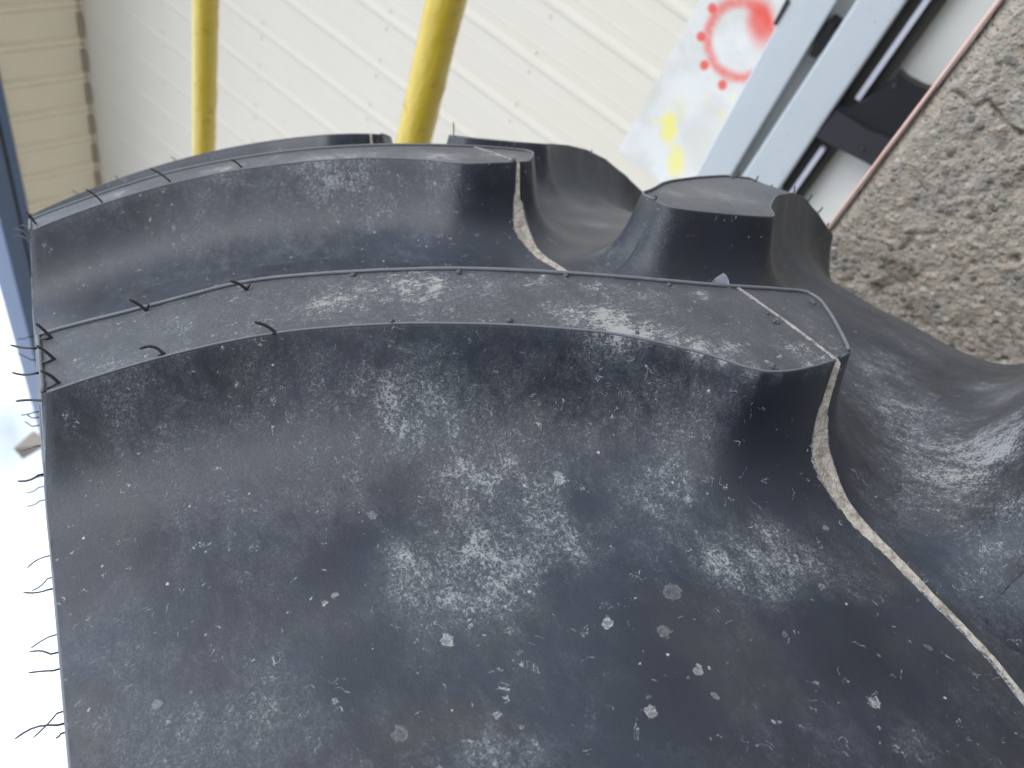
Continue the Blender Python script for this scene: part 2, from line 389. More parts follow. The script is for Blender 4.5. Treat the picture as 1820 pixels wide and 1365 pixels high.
tyre = empty('tractor_tyre'); tyre.matrix_world = TW
tag(tyre, 'huge black tractor tyre with tall angled rubber lugs, dusty, leaning near the rough concrete block', 'tyre')
gL = lug_geo(LN, LF, LE, -1); gR = lug_geo(RN, RF, RE, 1, nw=30)
make_field([gL, gR]); car_me, car_us = carcass_mesh()
lug_L, us_L = lug_mesh(gL, 'lug'); lug_R, us_R = lug_mesh(gR, 'lug_right')
lug_L0 = lug_L.copy(); lug_L1 = lug_L.copy(); lug_Lm = lug_L.copy(); lug_Rm = lug_R.copy()
def rotm(k): return Matrix.Rotation(-k * PITCH, 4, 'X')
# picking tree: where a line of sight from the camera meets the rubber
pv, pf = [], []
for me, ks in ((car_me, [0]), (lug_L, [-1, 0, 1, 2, 3]), (lug_R, [-1, 0, 1, 2])):
    for k in ks:
        M = TW @ rotm(k); o = len(pv); pv += [M @ v.co for v in me.vertices]; pf += [tuple(o + i for i in p.vertices) for p in me.polygons]
BVH = BVHTree.FromPolygons(pv, pf)
TWI = TW.inverted()
def pick(px, py):
    d = ray(px, py).normalized(); h = BVH.ray_cast(CAM, d); return h[0], h[1]
def pick_us(px, py):
    p, nn = pick(px, py)
    if p is None: return None
    q = TWI @ p; return q

# ---- dust and mud masks (stains in their own places, plus painted sky sheen and nose shade)
BL = []                                                   # (local point, radius, amount)
def blob(px, py, rpx, amt, sx=1.0):
    q = pick_us(px, py)
    if q is None: return
    T = (TW @ q - CAM).dot(RC @ Vector((0, 0, -1))); rpx = rpx * (1.0 if amt < 0 or rpx < 30 else .85); BL.append((np.array(q), rpx * T / FPX, amt))
for b in [(860, 1010, 150, .42), (780, 1020, 90, .30), (1000, 960, 90, .28), (900, 850, 150, .30), (740, 740, 120, .30), (860, 720, 120, .18), (680, 690, 60, .20),
          (1340, 960, 80, .42), (1290, 1000, 60, .38), (1400, 1010, 80, .28), (1360, 1050, 50, .3), (1500, 1040, 60, .16), (1180, 880, 130, .22), (1100, 760, 150, .16), (1250, 720, 100, .14),
          (870, 1340, 80, .45), (960, 1350, 60, .3), (1620, 1330, 60, .3), (260, 1320, 170, .20), (200, 1120, 130, .08), (440, 1310, 160, .16), (480, 700, 150, .14), (250, 850, 160, .12), (380, 900, 160, .10), (250, 730, 110, .12), (620, 820, 120, .14),  # low left entries: pale film that also paints in the sky's sheen
          (1080, 570, 70, .75), (1000, 555, 60, .45), (730, 505, 80, .50), (1120, 590, 40, .5), (860, 505, 60, .32), (960, 500, 50, .42), (1060, 510, 45, .5), (1150, 530, 60, .25), (560, 545, 60, .22), (1420, 625, 45, .35), (1300, 615, 30, .28), (1250, 525, 25, .35), (620, 520, 60, .3),
          (1200, 595, 40, .4), (1280, 620, 30, .4), (1150, 585, 30, .5),
          (1590, 730, 110, .55), (1640, 820, 110, .42), (1700, 880, 100, .35), (1560, 660, 50, .35), (1780, 790, 80, .6), (1800, 700, 70, .45), (1720, 800, 70, .4), (1815, 880, 60, .4), (1760, 690, 50, .3), (1690, 800, 150, .35), (1800, 760, 110, .35), (1620, 730, 90, .25), (1560, 640, 70, .2), (1780, 1000, 90, .2), (1640, 620, 40, .25), (1760, 950, 70, .25), (1580, 900, 70, .25),
          (1150, 598, 14, .8), (1190, 608, 14, .8), (1240, 624, 14, .9), (1290, 640, 13, .9), (1340, 655, 13, .8), (1385, 660, 13, .7), (1440, 650, 14, .8), (1470, 641, 12, .9), (1100, 592, 14, .7), (1240, 612, 25, .3),
          (720, 1040, 45, .5), (800, 1060, 40, .5), (900, 1045, 45, .45), (700, 980, 40, .35), (860, 960, 60, .25), (720, 760, 60, .4), (660, 700, 50, .3), (820, 860, 60, .25), (1270, 1000, 35, .4), (1400, 960, 40, .3), (1440, 1000, 40, .25),
          (1400, 780, 110, -.45), (1330, 850, 80, -.25), (890, 390, 60, -.4), (860, 440, 60, -.3), (1300, 450, 90, -.3), (1180, 1150, 160, -.15), (1500, 1150, 160, -.15), (640, 960, 50, -.25), (590, 1040, 60, -.25), (130, 920, 40, -.4), (640, 1180, 70, -.2), (1040, 900, 40, -.3), (1020, 1060, 60, -.15), (700, 860, 50, -.2),  # first blobs: dust held off the lug noses, painting in their shade
          (250, 720, 160, .12), (1060, 400, 60, .40), (1080, 440, 50, .35), (1030, 370, 40, .3), (560, 330, 110, .30), (680, 380, 60, .38), (780, 340, 60, .25), (350, 400, 100, .14), (500, 420, 80, .12),
          (600, 285, 90, .6), (780, 277, 60, .6), (400, 300, 60, .4), (880, 275, 40, .5), (200, 350, 60, .35),
          (1260, 345, 60, .32), (1340, 360, 40, .28), (1200, 345, 30, .3), (1180, 400, 25, .2), (1270, 395, 20, .3), (1160, 450, 30, .2)]:
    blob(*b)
MUDP = []
def seam_s(u): return -.0150
def add_masks(me, US, M=Matrix.Identity(4), unique=True, seed=0):
    n = len(me.vertices); co = np.empty(n * 3); me.vertices.foreach_get('co', co); co = co.reshape(-1, 3)
    R = np.array(M.to_3x3()); cw = co @ R.T
    d = .15 + .30 * (fbm(US[:, 0] * 30 + 7 + seed, US[:, 1] * 30 + 3, 4, 11 + seed) - .5)
    d += np.where(US[:, 2] < 1e-5, .05, 0)
    if unique:
        for p, r, a in BL:
            q = np.linalg.norm(cw - p, axis=1) / r; d += a * np.exp(-q * q * 1.3)
    else: d += .5 * np.clip(fbm(US[:, 0] * 18, US[:, 1] * 18, 3, 31 + seed) - .52, 0, 1) * 2
    A = me.attributes.new('dust', 'FLOAT', 'POINT'); A.data.foreach_set('value', np.clip(np.where(d > .5, .5 + (d - .5) * np.where(US[:, 2] < 1e-5, .8, .45), d), -.35, 1.0))
    C_ = me.attributes.new('top', 'FLOAT', 'POINT'); C_.data.foreach_set('value', (US[:, 2] < 1e-5).astype(float))
    mu = np.zeros(n)
    sm = np.abs(US[:, 1] - seam_s(0) + .0008)
    flank = (US[:, 2] > .012)
    up = np.mod(US[:, 0] - .05, PL)                       # mud packs the foot of the nose
    wdt = .0008 + .0030 * np.exp(-((US[:, 2] - .030) / .012) ** 2) * flank
    mu = np.where(flank, np.exp(-(sm / np.maximum(wdt, 1e-4)) ** 2), 0) * .8 * np.clip((.0330 - US[:, 2]) / .006, 0, 1)
    B = me.attributes.new('mud', 'FLOAT', 'POINT'); B.data.foreach_set('value', mu)

SP = []
def spot(px, py, rpx, amp=1.0):
    q = pick_us(px, py)
    if q is None: return
    T = (TW @ q - CAM).dot(RC @ Vector((0, 0, -1))); SP.append((tuple(q), rpx * T / FPX, amp))
for s_ in [(1078, 1107, 11, 1), (795, 1138, 13, .9), (1243, 1192, 10, .8), (1158, 1265, 13, 1), (1555, 1248, 10, .9), (995, 853, 12, .95), (992, 845, 9, .6), (1195, 1052, 18, .28), (1180, 1122, 13, .4), (883, 1272, 9, .9), (1270, 1237, 6, .5), (1238, 612, 7, 1), (1248, 609, 6, 1), (1300, 614, 4, 1), (1315, 613, 5, 1), (1330, 612, 4, 1), (1362, 642, 4, .9), (1385, 634, 5, .9), (1245, 522, 7, .8), (740, 1140, 4, .5), (560, 540, 5, .6), (1460, 1043, 7, .5), (1467, 937, 7, .6), (1222, 888, 9, .5), (710, 1305, 16, .3), (278, 1250, 10, .5), (594, 1057, 8, .7), (660, 915, 9, .4), (595, 1246, 7, .7), (578, 1072, 6, .8),
           (1450, 1212, 6, .6), (1300, 1352, 10, .8), (1152, 1240, 6, .4), (652, 427, 6, .7), (925, 1290, 5, .7), (688, 360, 12, .22), (1245, 521, 7, .7), (1320, 1010, 6, .5), (1650, 1150, 6, .4), (1395, 1128, 7, .3), (925, 1160, 6, .3), (1375, 1365, 8, .5), (383, 508, 5, .5), (936, 994, 7, .6)]:
    spot(*s_)
m_main = rubber('rubber_dusty_near', SP); m_gen = rubber('rubber_dusty')
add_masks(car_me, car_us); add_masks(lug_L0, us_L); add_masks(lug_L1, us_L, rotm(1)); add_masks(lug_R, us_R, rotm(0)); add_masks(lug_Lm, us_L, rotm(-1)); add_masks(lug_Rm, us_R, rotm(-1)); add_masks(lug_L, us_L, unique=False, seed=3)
lug_R2 = lug_R.copy(); lug_R2.attributes.remove(lug_R2.attributes['dust']); lug_R2.attributes.remove(lug_R2.attributes['mud']); lug_R2.attributes.remove(lug_R2.attributes['top']); add_masks(lug_R2, us_R, rotm(1))
carcass = link('carcass', car_me, tyre, m_main)
lugs = {}
NSIDE = 31
for k in range(-14, 17):
    me = {0: lug_L0, 1: lug_L1, -1: lug_Lm}.get(k, lug_L)
    o = link('tread_lug', me, tyre, m_main if k == 0 else m_gen); o.matrix_local = rotm(k); lugs['L', k] = o
    me = {0: lug_R, -1: lug_Rm}.get(k, lug_R2)
    o = link('tread_lug', me, tyre, m_main if k == 0 else m_gen); o.matrix_local = rotm(k); lugs['R', k] = o

# ---- mould seam: a raised ridge of flash caked with beige dust, running round the centre line over the lug noses
def prof_h(d): return float(np.interp(d, [p[0] for p in PROF], [p[1] for p in PROF]))
def seam_strip(name):
    sc = seam_s(0)
    uA, uB = .0927, .1343
    U = []
    u0 = uB - PL                                           # from the previous lug's far top edge forward to this lug's top
    path = []
    for x in np.linspace(u0 + .0002, uA - .0002, 220): 
        d1 = x - u0; d2 = uA - x; h = min(prof_h(d1), prof_h(d2), H); h = h if min(d1, d2) < .008 else float(field(x, sc)); path.append((x, h, 0))
    for x in np.linspace(uA, uB, 50): path.append((x, 0, 1))
    V = []; F = []; mud = []; dust = []; m = 17
    path = np.array(path)
    P = LP(path[:, 0], np.full(len(path), sc), path[:, 1])
    for i, (x, h, top) in enumerate(path):
        p = P[i]; a = P[max(i - 1, 0)]; b = P[min(i + 1, len(P) - 1)]
        if abs(path[min(i + 1, len(P) - 1), 2] - top) > 0: b = p
        if abs(path[max(i - 1, 0), 2] - top) > 0: a = p
        t = b - a; t /= np.linalg.norm(t); n_ = np.cross(np.array([1, 0, 0]), t); n_ /= np.linalg.norm(n_)
        d2 = uA - x
        fl = math.exp(-((d2 - .012) / .011) ** 2) if not top else 0
        wv = (.00045 + .0003 * vnoise(np.array([x * 300]), np.array([1.0]), 4)[0]) if top else .00095 + .0036 * fl + .0009 * math.exp(-((d2 - .035) / .018) ** 2) + .0008 * math.exp(-((d2 - .030) / .005) ** 2)
        if not top and d2 < .004: wv = .0007 + .0008 * d2 / .004
        hh = .0006 if top else .0013 + .0008 * fl
        wob = 0 if top else .0011 * (vnoise(np.array([x * 60]), np.array([4.0]), 3)[0] - .5)
        jit = .0006 * (fbm(np.array([x * 90]), np.array([1.0]), 3, 9)[0] - .5) + wob
        for j in range(m):
            v = j / (m - 1) * 2 - 1
            if top: e = 1 - abs(v) ** 2.2
            else: e = min(1, ((v + 1) / 1.55)) ** 1.3 if v < .55 else ((1 - v) / .45) ** .7
            nn = (vnoise(np.array([x * 700 + j]), np.array([j * 3.0]), 2)[0] - .5) * .00025
            so = v * wv * (1.0 if v > 0 else 1.15) + jit; pv_ = p + np.array([1, 0, 0]) * so
            if not top and min(x - u0, d2) >= .008:
                pv_ = LP(x, sc + so, float(field(x, sc + so)))
            V.append(pv_ + n_ * (hh * e - .0002 + nn)); tf = min(1, max(0, (d2 - .03) / .05))
            if top: mu_ = .62 - .25 * abs(v)
            else: mu_ = (1.0 if -.60 + .55 * tf < v < .60 - .1 * tf else .12 if v > .5 else .42 - .2 * tf) - .12 * abs(v) - .35 * max(0, (d2 - .08) / .05)
            mud.append(mu_); dust.append(.8)
    F = gridfaces(len(path), m, 0, flip=True)
    me = mesh(name, V, F)
    A = me.attributes.new('dust', 'FLOAT', 'POINT'); A.data.foreach_set('value', dust)
    B = me.attributes.new('mud', 'FLOAT', 'POINT'); B.data.foreach_set('value', mud)
    me.attributes.new('top', 'FLOAT', 'POINT')
    return me
m_seam = rubber('rubber_seam_mud')
sm_me = seam_strip('seam')
for k in range(-14, 17):
    o = link('mould_seam', sm_me, tyre, m_seam); o.matrix_local = rotm(k)

# ---- raised flash lip round the top of each lug (along the far edge, shoulder and nose end) and near rim
m_lip = simple('rubber_lip', (.14, .145, .16), .55, .3, 400, .3, bd=.0002)
def lip_mesh(g, name):
    per = g['per']; nor = g['nor']; nl, nw = g['nl'], g['nw']; n = len(per)
    V, F = [], []
    far = list(range(nl - 1, n)) + [0]
    pts = []
    for i in far:
        q = per[i % n] - nor[i % n] * .0005; wob = (vnoise(np.array([i * .5]), np.array([2.0]), 8)[0] - .5) * .0003
        pts.append(LP(q[0] + wob, q[1], -.0004))
    pts = pts[::2]
    tube(pts, .00062, 6, V, F)
    near = [LP(*(per[i] - nor[i] * .0001), .00005) for i in range(0, nl, 2)]
    tube(near, .0004, 5, V, F)
    me = mesh(name, V, F); return me
lipL, lipR = lip_mesh(gL, 'lip_l'), lip_mesh(gR, 'lip_r')
for (sd_, k), o in lugs.items():
    link('flash_lip', lipL if sd_ == 'L' else lipR, o, m_lip)

# ---- rubber hairs (vent spews), stubs and trimmed nubs
m_hair = simple('rubber_hair', (.034, .030, .036), .45, .2, 200, 0)
def hair(lug, b, t, T=None, r=.00046, bend=.15, gus=None, push=0):
    p, nn = pick(*b)
    if T is None:
        if p is None: return
        Tb = (p - CAM).dot(RC @ Vector((0, 0, -1)))
    else: Tb = T
    B = atT(b[0], b[1], Tb); E_ = atT(t[0], t[1], Tb * .985 if T is None else Tb)
    d = E_ - B; side = d.cross(RC @ Vector((0, 0, 1))).normalized() * d.length * bend
    near_ = BVH.find_nearest(B)[0]
    pts = [near_ if (T is not None and lug == ('L', 0) and .0005 < (near_ - B).length < .03) else B - d * (push + .02)] + [B + d * q + side * math.sin(q * math.pi) for q in (0.02, .2, .4, .6, .8, .93, 1)]
    V, F = tube(pts, [r * 1.15, r * 1.1, r, r, r, r, r * .9, r * .45], 8)
    if gus is not None:
        G_ = atT(gus[0], gus[1], Tb * .995)
        tube([B, (B + G_) / 2 + side * .1, G_], [r * .95, r * .8, r * .8], 6, V, F)
    o = lugs[lug]; MI = (TW @ rotm(lug[1])).inverted()
    me = mesh('hair', [MI @ Vector(v) for v in V], F); link('rubber_hair', me, o, m_hair)
L0, L1, L2, Ra, Rb = ('L', 0), ('L', 1), ('L', 2), ('R', 0), ('R', 1)
for b, t, g, bd in [((91.5, 601), (62.6, 574), (72, 603), .03), ((97, 639), (64, 614), (76, 645), .04), ((104.7, 681), (71, 658.7), (83, 690), .08), ((260, 552), (228, 531), (264, 541), .05), ((438, 515), (407, 499), (444, 505), .1), ((490, 591), (451, 572), (484, 594), .08), ((291, 629), (247, 620), (281, 633), .22)]:
    hair(L0, b, t, gus=g, bend=bd)
for b, t, T, r in [((59, 619), (18, 613), .232, .0004), ((65, 663), (21, 662), .222, .0004), ((72, 712), (28, 713), .212, .0004),
                   ((52, 598), (30, 602), .36, .0003), ((56, 640), (32, 628), .33, .0003), ((60, 733), (37, 738), .34, .0003), ((60, 743), (48, 736), .34, .0003), ((57, 758), (44, 749), .34, .0003),
                   ((69, 844), (31, 855), .24, .0004), ((61.5, 849), (47, 854), .34, .0003), ((69, 866), (47, 876), .33, .0003), ((71, 890), (47, 900), .33, .0003), ((63, 793), (38, 802), .34, .0003),
                   ((82, 989), (48, 1010), .27, .0003), ((84.5, 1028), (56, 1050), .27, .0003), ((86, 1048), (41.5, 1053), .22, .0003), ((89, 1131), (55, 1152), .26, .0003), ((91, 1163), (52, 1159), .22, .0003), ((95, 1192), (50, 1196), .22, .0003),
                   ((102, 1267), (59, 1311), .22, .00028), ((104, 1289), (26, 1314), .19, .0003), ((108, 1304), (99, 1312), .22, .0003)]:
    hair(L0, b, t, T=T, r=r * .85, bend=random.uniform(-.12, .12), push=.4)
for b, t in [((182, 360), (152, 336)), ((303, 323), (265, 299)), ((429, 297), (410, 283)), ((63, 397), (45, 375)), ((64, 398), (48, 383))]:
    hair(L1, b, t, r=.00042, bend=.06)
for b, t, T in [((50, 404), (37, 402), .36), ((50, 418), (25, 408), .36), ((52, 428), (24, 420), .35)]: hair(L1, b, t, T=T, r=.0004, push=.3)
for b, t in [((319, 292), (303, 278)), ((148, 353), (127, 338)), ((210, 322), (205, 312)), ((140, 358), (127, 350)), ((436, 268), (432, 262))]: hair(L2, b, t, T=.56, r=.0004, bend=.05, push=.2)
for b, t in [((1306, 318), (1314, 304)), ((1335, 331), (1348, 312)), ((1365, 336), (1373, 328)), ((1386, 344), (1392, 326)), ((1409, 345), (1413, 330)), ((1435, 358), (1444, 345)), ((1456, 376), (1462, 368)), ((1471, 400), (1473, 396))]: hair(Ra, b, t, T=.40, r=.0004, bend=.05, push=.2)
for b, t in [((806, 240), (806, 217)), ((1049, 276), (1052, 266)), ((1113, 318), (1115, 313))]: hair(Rb, b, t, T=.46, r=.0004, bend=.02, push=.2)

m_nub = simple('rubber_nub', (.10, .10, .105), .8, .35, 900, .6, bd=.0003)
def nub(lug, px, py, r):
    p, nn = pick(px, py)
    if p is None: return
    bm = bmesh.new(); bmesh.ops.create_icosphere(bm, subdivisions=2, radius=r)
    for v in bm.verts: v.co *= 1 + .5 * (mnoise.noise(v.co * 1500 + Vector((px, py, 0))))
    me = bpy.data.meshes.new('nub'); bm.to_mesh(me); bm.free()
    for q in me.polygons: q.use_smooth = True
    M = (TW @ rotm(lug[1])).inverted() @ Matrix.Translation(p + nn * r * .3)
    me.transform(Matrix.Translation((0, 0, 0))); o = link('trimmed_nub', me, lugs[lug], m_nub); o.matrix_local = M
for x, y, r in [(627, 490, .0008), (816, 486, .0009), (1005, 491, .0008), (1189, 507, .0007), (697, 573, .0008), (907, 571, .0008), (1132, 592, .0006), (1372, 652, .0010), (1379, 655, .0006), (1443, 537, .0008), (1446, 539, .0007), (1376, 573, .0007), (1382, 575, .0006), (1487, 636, .0009), (1365, 558, .0005)]: nub(L0, x, y, r)
for x, y, r in [(912, 288, .0012), (870, 292, .0008), (928, 268, .0008)]: nub(L1, x, y, r)
for x, y, r in [(1163, 352, .001), (1300, 317, .001)]: nub(Ra, x, y, r)
# thin translucent flash fin standing on the seam
k_ = NT('thin_flash'); m_fin = k_.fin(k_.mix(k_.noise(k_.coord(), 900, 4), (.16, .18, .23), (.34, .36, .40)), .45)
pb, _ = pick(1290, 513); Tb = (pb - CAM).dot(RC @ Vector((0, 0, -1)))
MI = TW.inverted()
poly = [(1263, 503), (1270, 495), (1279, 489), (1286, 485), (1291, 489), (1295, 497), (1298, 512), (1285, 511), (1272, 508)]
Vf = [MI @ atT(x, y, Tb * (1.0 + .0006 * i)) for i, (x, y) in enumerate(poly)] + [MI @ atT(x, y, Tb * (1.003 + .0006 * i)) for i, (x, y) in enumerate(poly)]
nf = len(poly); Ff = [tuple(range(nf)), tuple(range(2 * nf - 1, nf - 1, -1))] + [(i, (i + 1) % nf, nf + (i + 1) % nf, nf + i) for i in range(nf)]
link('flash_fin', mesh('fin', Vf, Ff, False), lugs[L0], m_fin)

# ------------------------------------------------------------------ concrete block beside the tyre
YB = .60
ea, eb = atY(1480, 400, YB), atY(1783, 0, YB)
zt = lambda X: ea.z + (eb.z - ea.z) * (X - ea.x) / (eb.x - ea.x)
ZT = (ea.z + eb.z) / 2
k = NT('aggregate_concrete'); co = k.coord()
v1 = k.vor(co, 165, 'F1', 'Color'); d1 = k.vor(co, 165, 'F1'); s1 = k.n('ShaderNodeSeparateColor'); k.l(v1, s1.inputs[0])
v2 = k.vor(co, 420, 'F1', 'Color'); d2 = k.vor(co, 420, 'F1'); s2 = k.n('ShaderNodeSeparateColor'); k.l(v2, s2.inputs[0])
cem = k.mix(k.noise(co, 40, 6, .7), (.34, .30, .24), (.50, .455, .385))
cem = k.mix(k.ramp(k.noise(co, 330, 5, .7), .38, .72), cem, (.56, .52, .445))
def rampcol(v, st):
    r = k.n('ShaderNodeValToRGB'); k.l(v, r.inputs[0]); e = r.color_ramp.elements
    e[0].position = st[0][0]; e[0].color = (*st[0][1], 1); e[1].position = st[-1][0]; e[1].color = (*st[-1][1], 1)
    for p, c in st[1:-1]: q = e.new(p); q.color = (*c, 1)
    return r.outputs[0]
peb = rampcol(s1.outputs[1], [(0, (.16, .15, .14)), (.3, (.36, .33, .29)), (.5, (.52, .38, .27)), (.62, (.46, .41, .34)), (.78, (.56, .44, .36)), (.9, (.66, .62, .55)), (1, (.10, .11, .13))])
peb2 = rampcol(s2.outputs[1], [(0, (.15, .14, .13)), (.35, (.42, .39, .34)), (.6, (.52, .36, .25)), (.8, (.60, .57, .52)), (1, (.24, .23, .22))])
c = k.mix(k.math('MULTIPLY', k.ramp(s2.outputs[0], .45, .55), k.ramp(d2, .5, .35)), cem, peb2)
c = k.mix(k.math('MULTIPLY', k.math('MULTIPLY', k.ramp(s1.outputs[0], .45, .5), k.ramp(d1, .5, .38)), .85), c, peb)
c = k.mix(k.ramp(k.noise(co, 620, 3, .6), .66, .76, 0, .7), c, (.66, .63, .56))
pit = k.n('ShaderNodeAttribute', attribute_name='pit').outputs['Fac']
c = k.mix(k.math('MULTIPLY', k.ramp(pit, .2, .9), .5), c, (.16, .135, .11))
pale = k.n('ShaderNodeAttribute', attribute_name='pale').outputs['Fac']
c = k.mix(k.math('MULTIPLY', k.ramp(k.math('ADD', pale, k.math('MULTIPLY', k.math('SUBTRACT', k.noise(co, 160, 4, .7), .5), .9)), .3, .9), .6), c, (.62, .62, .61))
k.bump(k.math('ADD', k.ramp(d2, .6, .1), k.noise(co, 600, 4, .7)), .6, .0012); k.bump(k.ramp(d1, .55, .1), .45, .002)
m_agg = k.fin(c, .92, .25)

def block_front():
    xs = np.r_[np.linspace(-2.0, -.62, 12)[:-1], np.arange(-.62, .06, .0017), np.linspace(.08, 1.3, 12)]
    # profile down the front: top back -> rounded arris -> face
    yz = [(.45, -.22), (.20, -.085), (.06, -.016), (.022, -.0015)]
    for a in np.linspace(0, math.pi / 2, 9)[1:]: yz.append((.012 - .012 * math.sin(a) , -.012 + .012 * math.cos(a) * 1.0 - .0))
    zs = np.r_[-np.arange(.0135, .36, .0017), -np.linspace(.38, ZT, 12)]
    yz += [(0.0, float(z)) for z in zs]
    yz = np.array(yz)
    X, Yo = np.meshgrid(xs, yz[:, 0], indexing='ij'); _, Z = np.meshgrid(xs, yz[:, 1], indexing='ij')
    big = fbm(X * 14, Z * 14, 3, 3) - .5; md = fbm(X * 95, (Z + Yo) * 95, 4, 5) - .5; fn = fbm(X * 230, (Z + Yo) * 230, 3, 9) - .5
    fade = np.clip((-Z) / .03, 0.12, 1)
    pits = np.clip(.38 - fbm(X * 110 + 9, (Z + Yo) * 110, 3, 21), 0, 1) * 5
    pits2 = np.clip(.30 - vnoise(X * 48 + 3, (Z + Yo) * 48, 77), 0, 1) * 3
    pt = np.clip(pits + pits2, 0, 1) * np.clip((-Z - .012) / .05, 0, 1)
    disp = (big * .0045 + md * .0022 + fn * .0026) * fade - pt * .0022
    # one long crack
    px = np.array([(1700, 165), (1745, 195), (1762, 182), (1785, 215), (1820, 245)]); cr = [atY(x, y, YB) for x, y in px]
    crk = np.full(X.shape, 1.0)
    for p, q in zip(cr[:-1], cr[1:]):
        ax_, az, bx, bz = p.x, p.z - ZT, q.x, q.z - ZT
        t = np.clip(((X - ax_) * (bx - ax_) + (Z - az) * (bz - az)) / ((bx - ax_) ** 2 + (bz - az) ** 2), 0, 1)
        crk = np.minimum(crk, np.hypot(X - ax_ - t * (bx - ax_), Z - az - t * (bz - az)))
    crk = crk + (fbm(X * 120, Z * 120, 2, 50) - .5) * .004
    cf = np.clip(1 - np.abs(crk) / .0016, 0, 1) * (Yo < .02)
    disp -= cf * .004
    Y = YB + Yo - disp * (Yo < .05); Zw = ZT + Z + np.where(Yo > .015, md * .002, 0)
    Zw = Zw + (eb.z - ea.z) * (X - (ea.x + eb.x) / 2) / (eb.x - ea.x) * np.clip(1 + Z / .4, 0, 1) * (np.abs(X) < 3) * np.where(np.abs(X + .4) < .6, 1, .3)
    V = np.stack([X, Y, Zw], -1).reshape(-1, 3); F = gridfaces(len(xs), len(yz), 0, flip=True)
    nx, ny = len(xs), len(yz)
    V = list(map(tuple, V)); b = len(V)
    # back bottom edge and closing faces
    for x in (xs[0], xs[-1]): V.append((x, YB + .45, 0))
    F.append(tuple([b] + [j for j in range(ny)])); F.append(tuple([b + 1] + [(nx - 1) * ny + j for j in range(ny - 1, -1, -1)]))
    F.append(tuple([b, b + 1] + [i * ny for i in range(nx - 1, -1, -1)]))
    me = mesh('block', V, F)
    A = me.attributes.new('pit', 'FLOAT', 'POINT'); A.data.foreach_set('value', list(np.clip(pt + cf * 1.2, 0, 1).ravel()) + [0, 0])
    pl = np.exp(-((Z + .045 + (X + .3) * .05) / .007) ** 2) * .45 + .35 * np.exp(-((Z + .01) / .012) ** 2)
    B = me.attributes.new('pale', 'FLOAT', 'POINT'); B.data.foreach_set('value', list(pl.ravel()) + [0, 0])
    return me
blk = empty('concrete_block', (-.35, 1.0, 0)); tag(blk, 'rough weathered concrete block with exposed pebbles, pits, a crack and a pink painted top edge', 'concrete block')
o = link('block_body', block_front(), None, m_agg); o.parent = blk; o.matrix_parent_inverse = Matrix.Translation(blk.location).inverted()
o.matrix_parent_inverse = Matrix.Identity(4); o.location = -Vector(blk.location)
m_pink = simple('salmon_paint', (.74, .50, .43), .7, .15, 120, .3)
Vp, Fp = [], []
A_, B_ = ea + (ea - eb) * 3, eb + (eb - ea) * 3
sl = (eb - ea).normalized()
N_ = 60
for i in range(N_ + 1):
    p = A_.lerp(B_, i / N_)
    for dy, dz in ((.0, -.0006), (-.0012, .0), (-.001, .0016), (.003, .0022), (.008, .002), (.008, -.001)):
        Vp.append((p.x, p.y + dy + .001 + .0006 * mnoise.noise(Vector((i * .7, dy * 900, 1))), p.z + dz + .001 - .0004 * mnoise.noise(Vector((i * .9, 3, dz * 900)))))
for i in range(N_):
    for j in range(6): a = i * 6 + j; b = i * 6 + (j + 1) % 6; Fp.append((a, b, b + 6, a + 6))
Fp += [(0, 1, 2, 3, 4, 5)[::-1], tuple(N_ * 6 + j for j in range(6))]
o = link('painted_edge', mesh('edge', Vp, Fp), blk, m_pink); o.location = -Vector(blk.location)

# ------------------------------------------------------------------ steel rack beams, board, wall behind
def prism_px(name, px4, Y, dy, mat, parent=None, loc=None, r=.003):
    """a bar whose front face has these four corners (given as sight points on the plane Y), dy deep"""
    P = [atY(x, y, Y) for x, y in px4]
    V = [tuple(p) for p in P] + [(p.x, p.y + dy, p.z) for p in P]
    F = [(0, 1, 2, 3), (7, 6, 5, 4), (0, 4, 5, 1), (1, 5, 6, 2), (2, 6, 7, 3), (3, 7, 4, 0)]
    if loc is not None: V = [tuple(Vector(v) - Vector(loc)) for v in V]
    me = mesh(name, V, F, False); bm = bmesh.new(); bm.from_mesh(me); bmesh.ops.recalc_face_normals(bm, faces=bm.faces)
    if r: bmesh.ops.bevel(bm, geom=bm.edges[:], offset=r, segments=3, profile=.6, affect='EDGES')
    bm.to_mesh(me); bm.free()
    return link(name, me, parent, mat)
def line_ext(p, q, f0, f1):
    return ((p[0] + (q[0] - p[0]) * f0, p[1] + (q[1] - p[1]) * f0), (p[0] + (q[0] - p[0]) * f1, p[1] + (q[1] - p[1]) * f1))
def bar_z(pl, pr, Y):
    """heights of the two long edges of a bar, measured where it is in view"""
    a, b = atY(*pl, Y), atY(*pr, Y); return a, b
m_paint = NT('pale_blue_grey_paint'); kk = m_paint; cc = kk.coord()
cpa = kk.mix(kk.noise(cc, 9, 4), (.54, .60, .65), (.62, .67, .71)); cpa = kk.mix(kk.ramp(kk.noise(cc, 120, 4, .7), .64, .72), cpa, (.30, .33, .36))
kk.bump(kk.noise(cc, 200, 3), .1, .0005); m_paint = kk.fin(cpa, .42)
m_shade = simple('channel_shade', (.035, .032, .029), .7, .3, 20, .2)
m_lipw = simple('bright_lip', (.62, .64, .74), .35, .1, 30, .1)
m_blk = simple('black_bracket_paint', (.010, .011, .014), .5, .35, 25, .3)
m_blk2 = simple('black_bracket_paint_lighter', (.032, .032, .040), .5, .3, 25, .2)
YA = 1.62
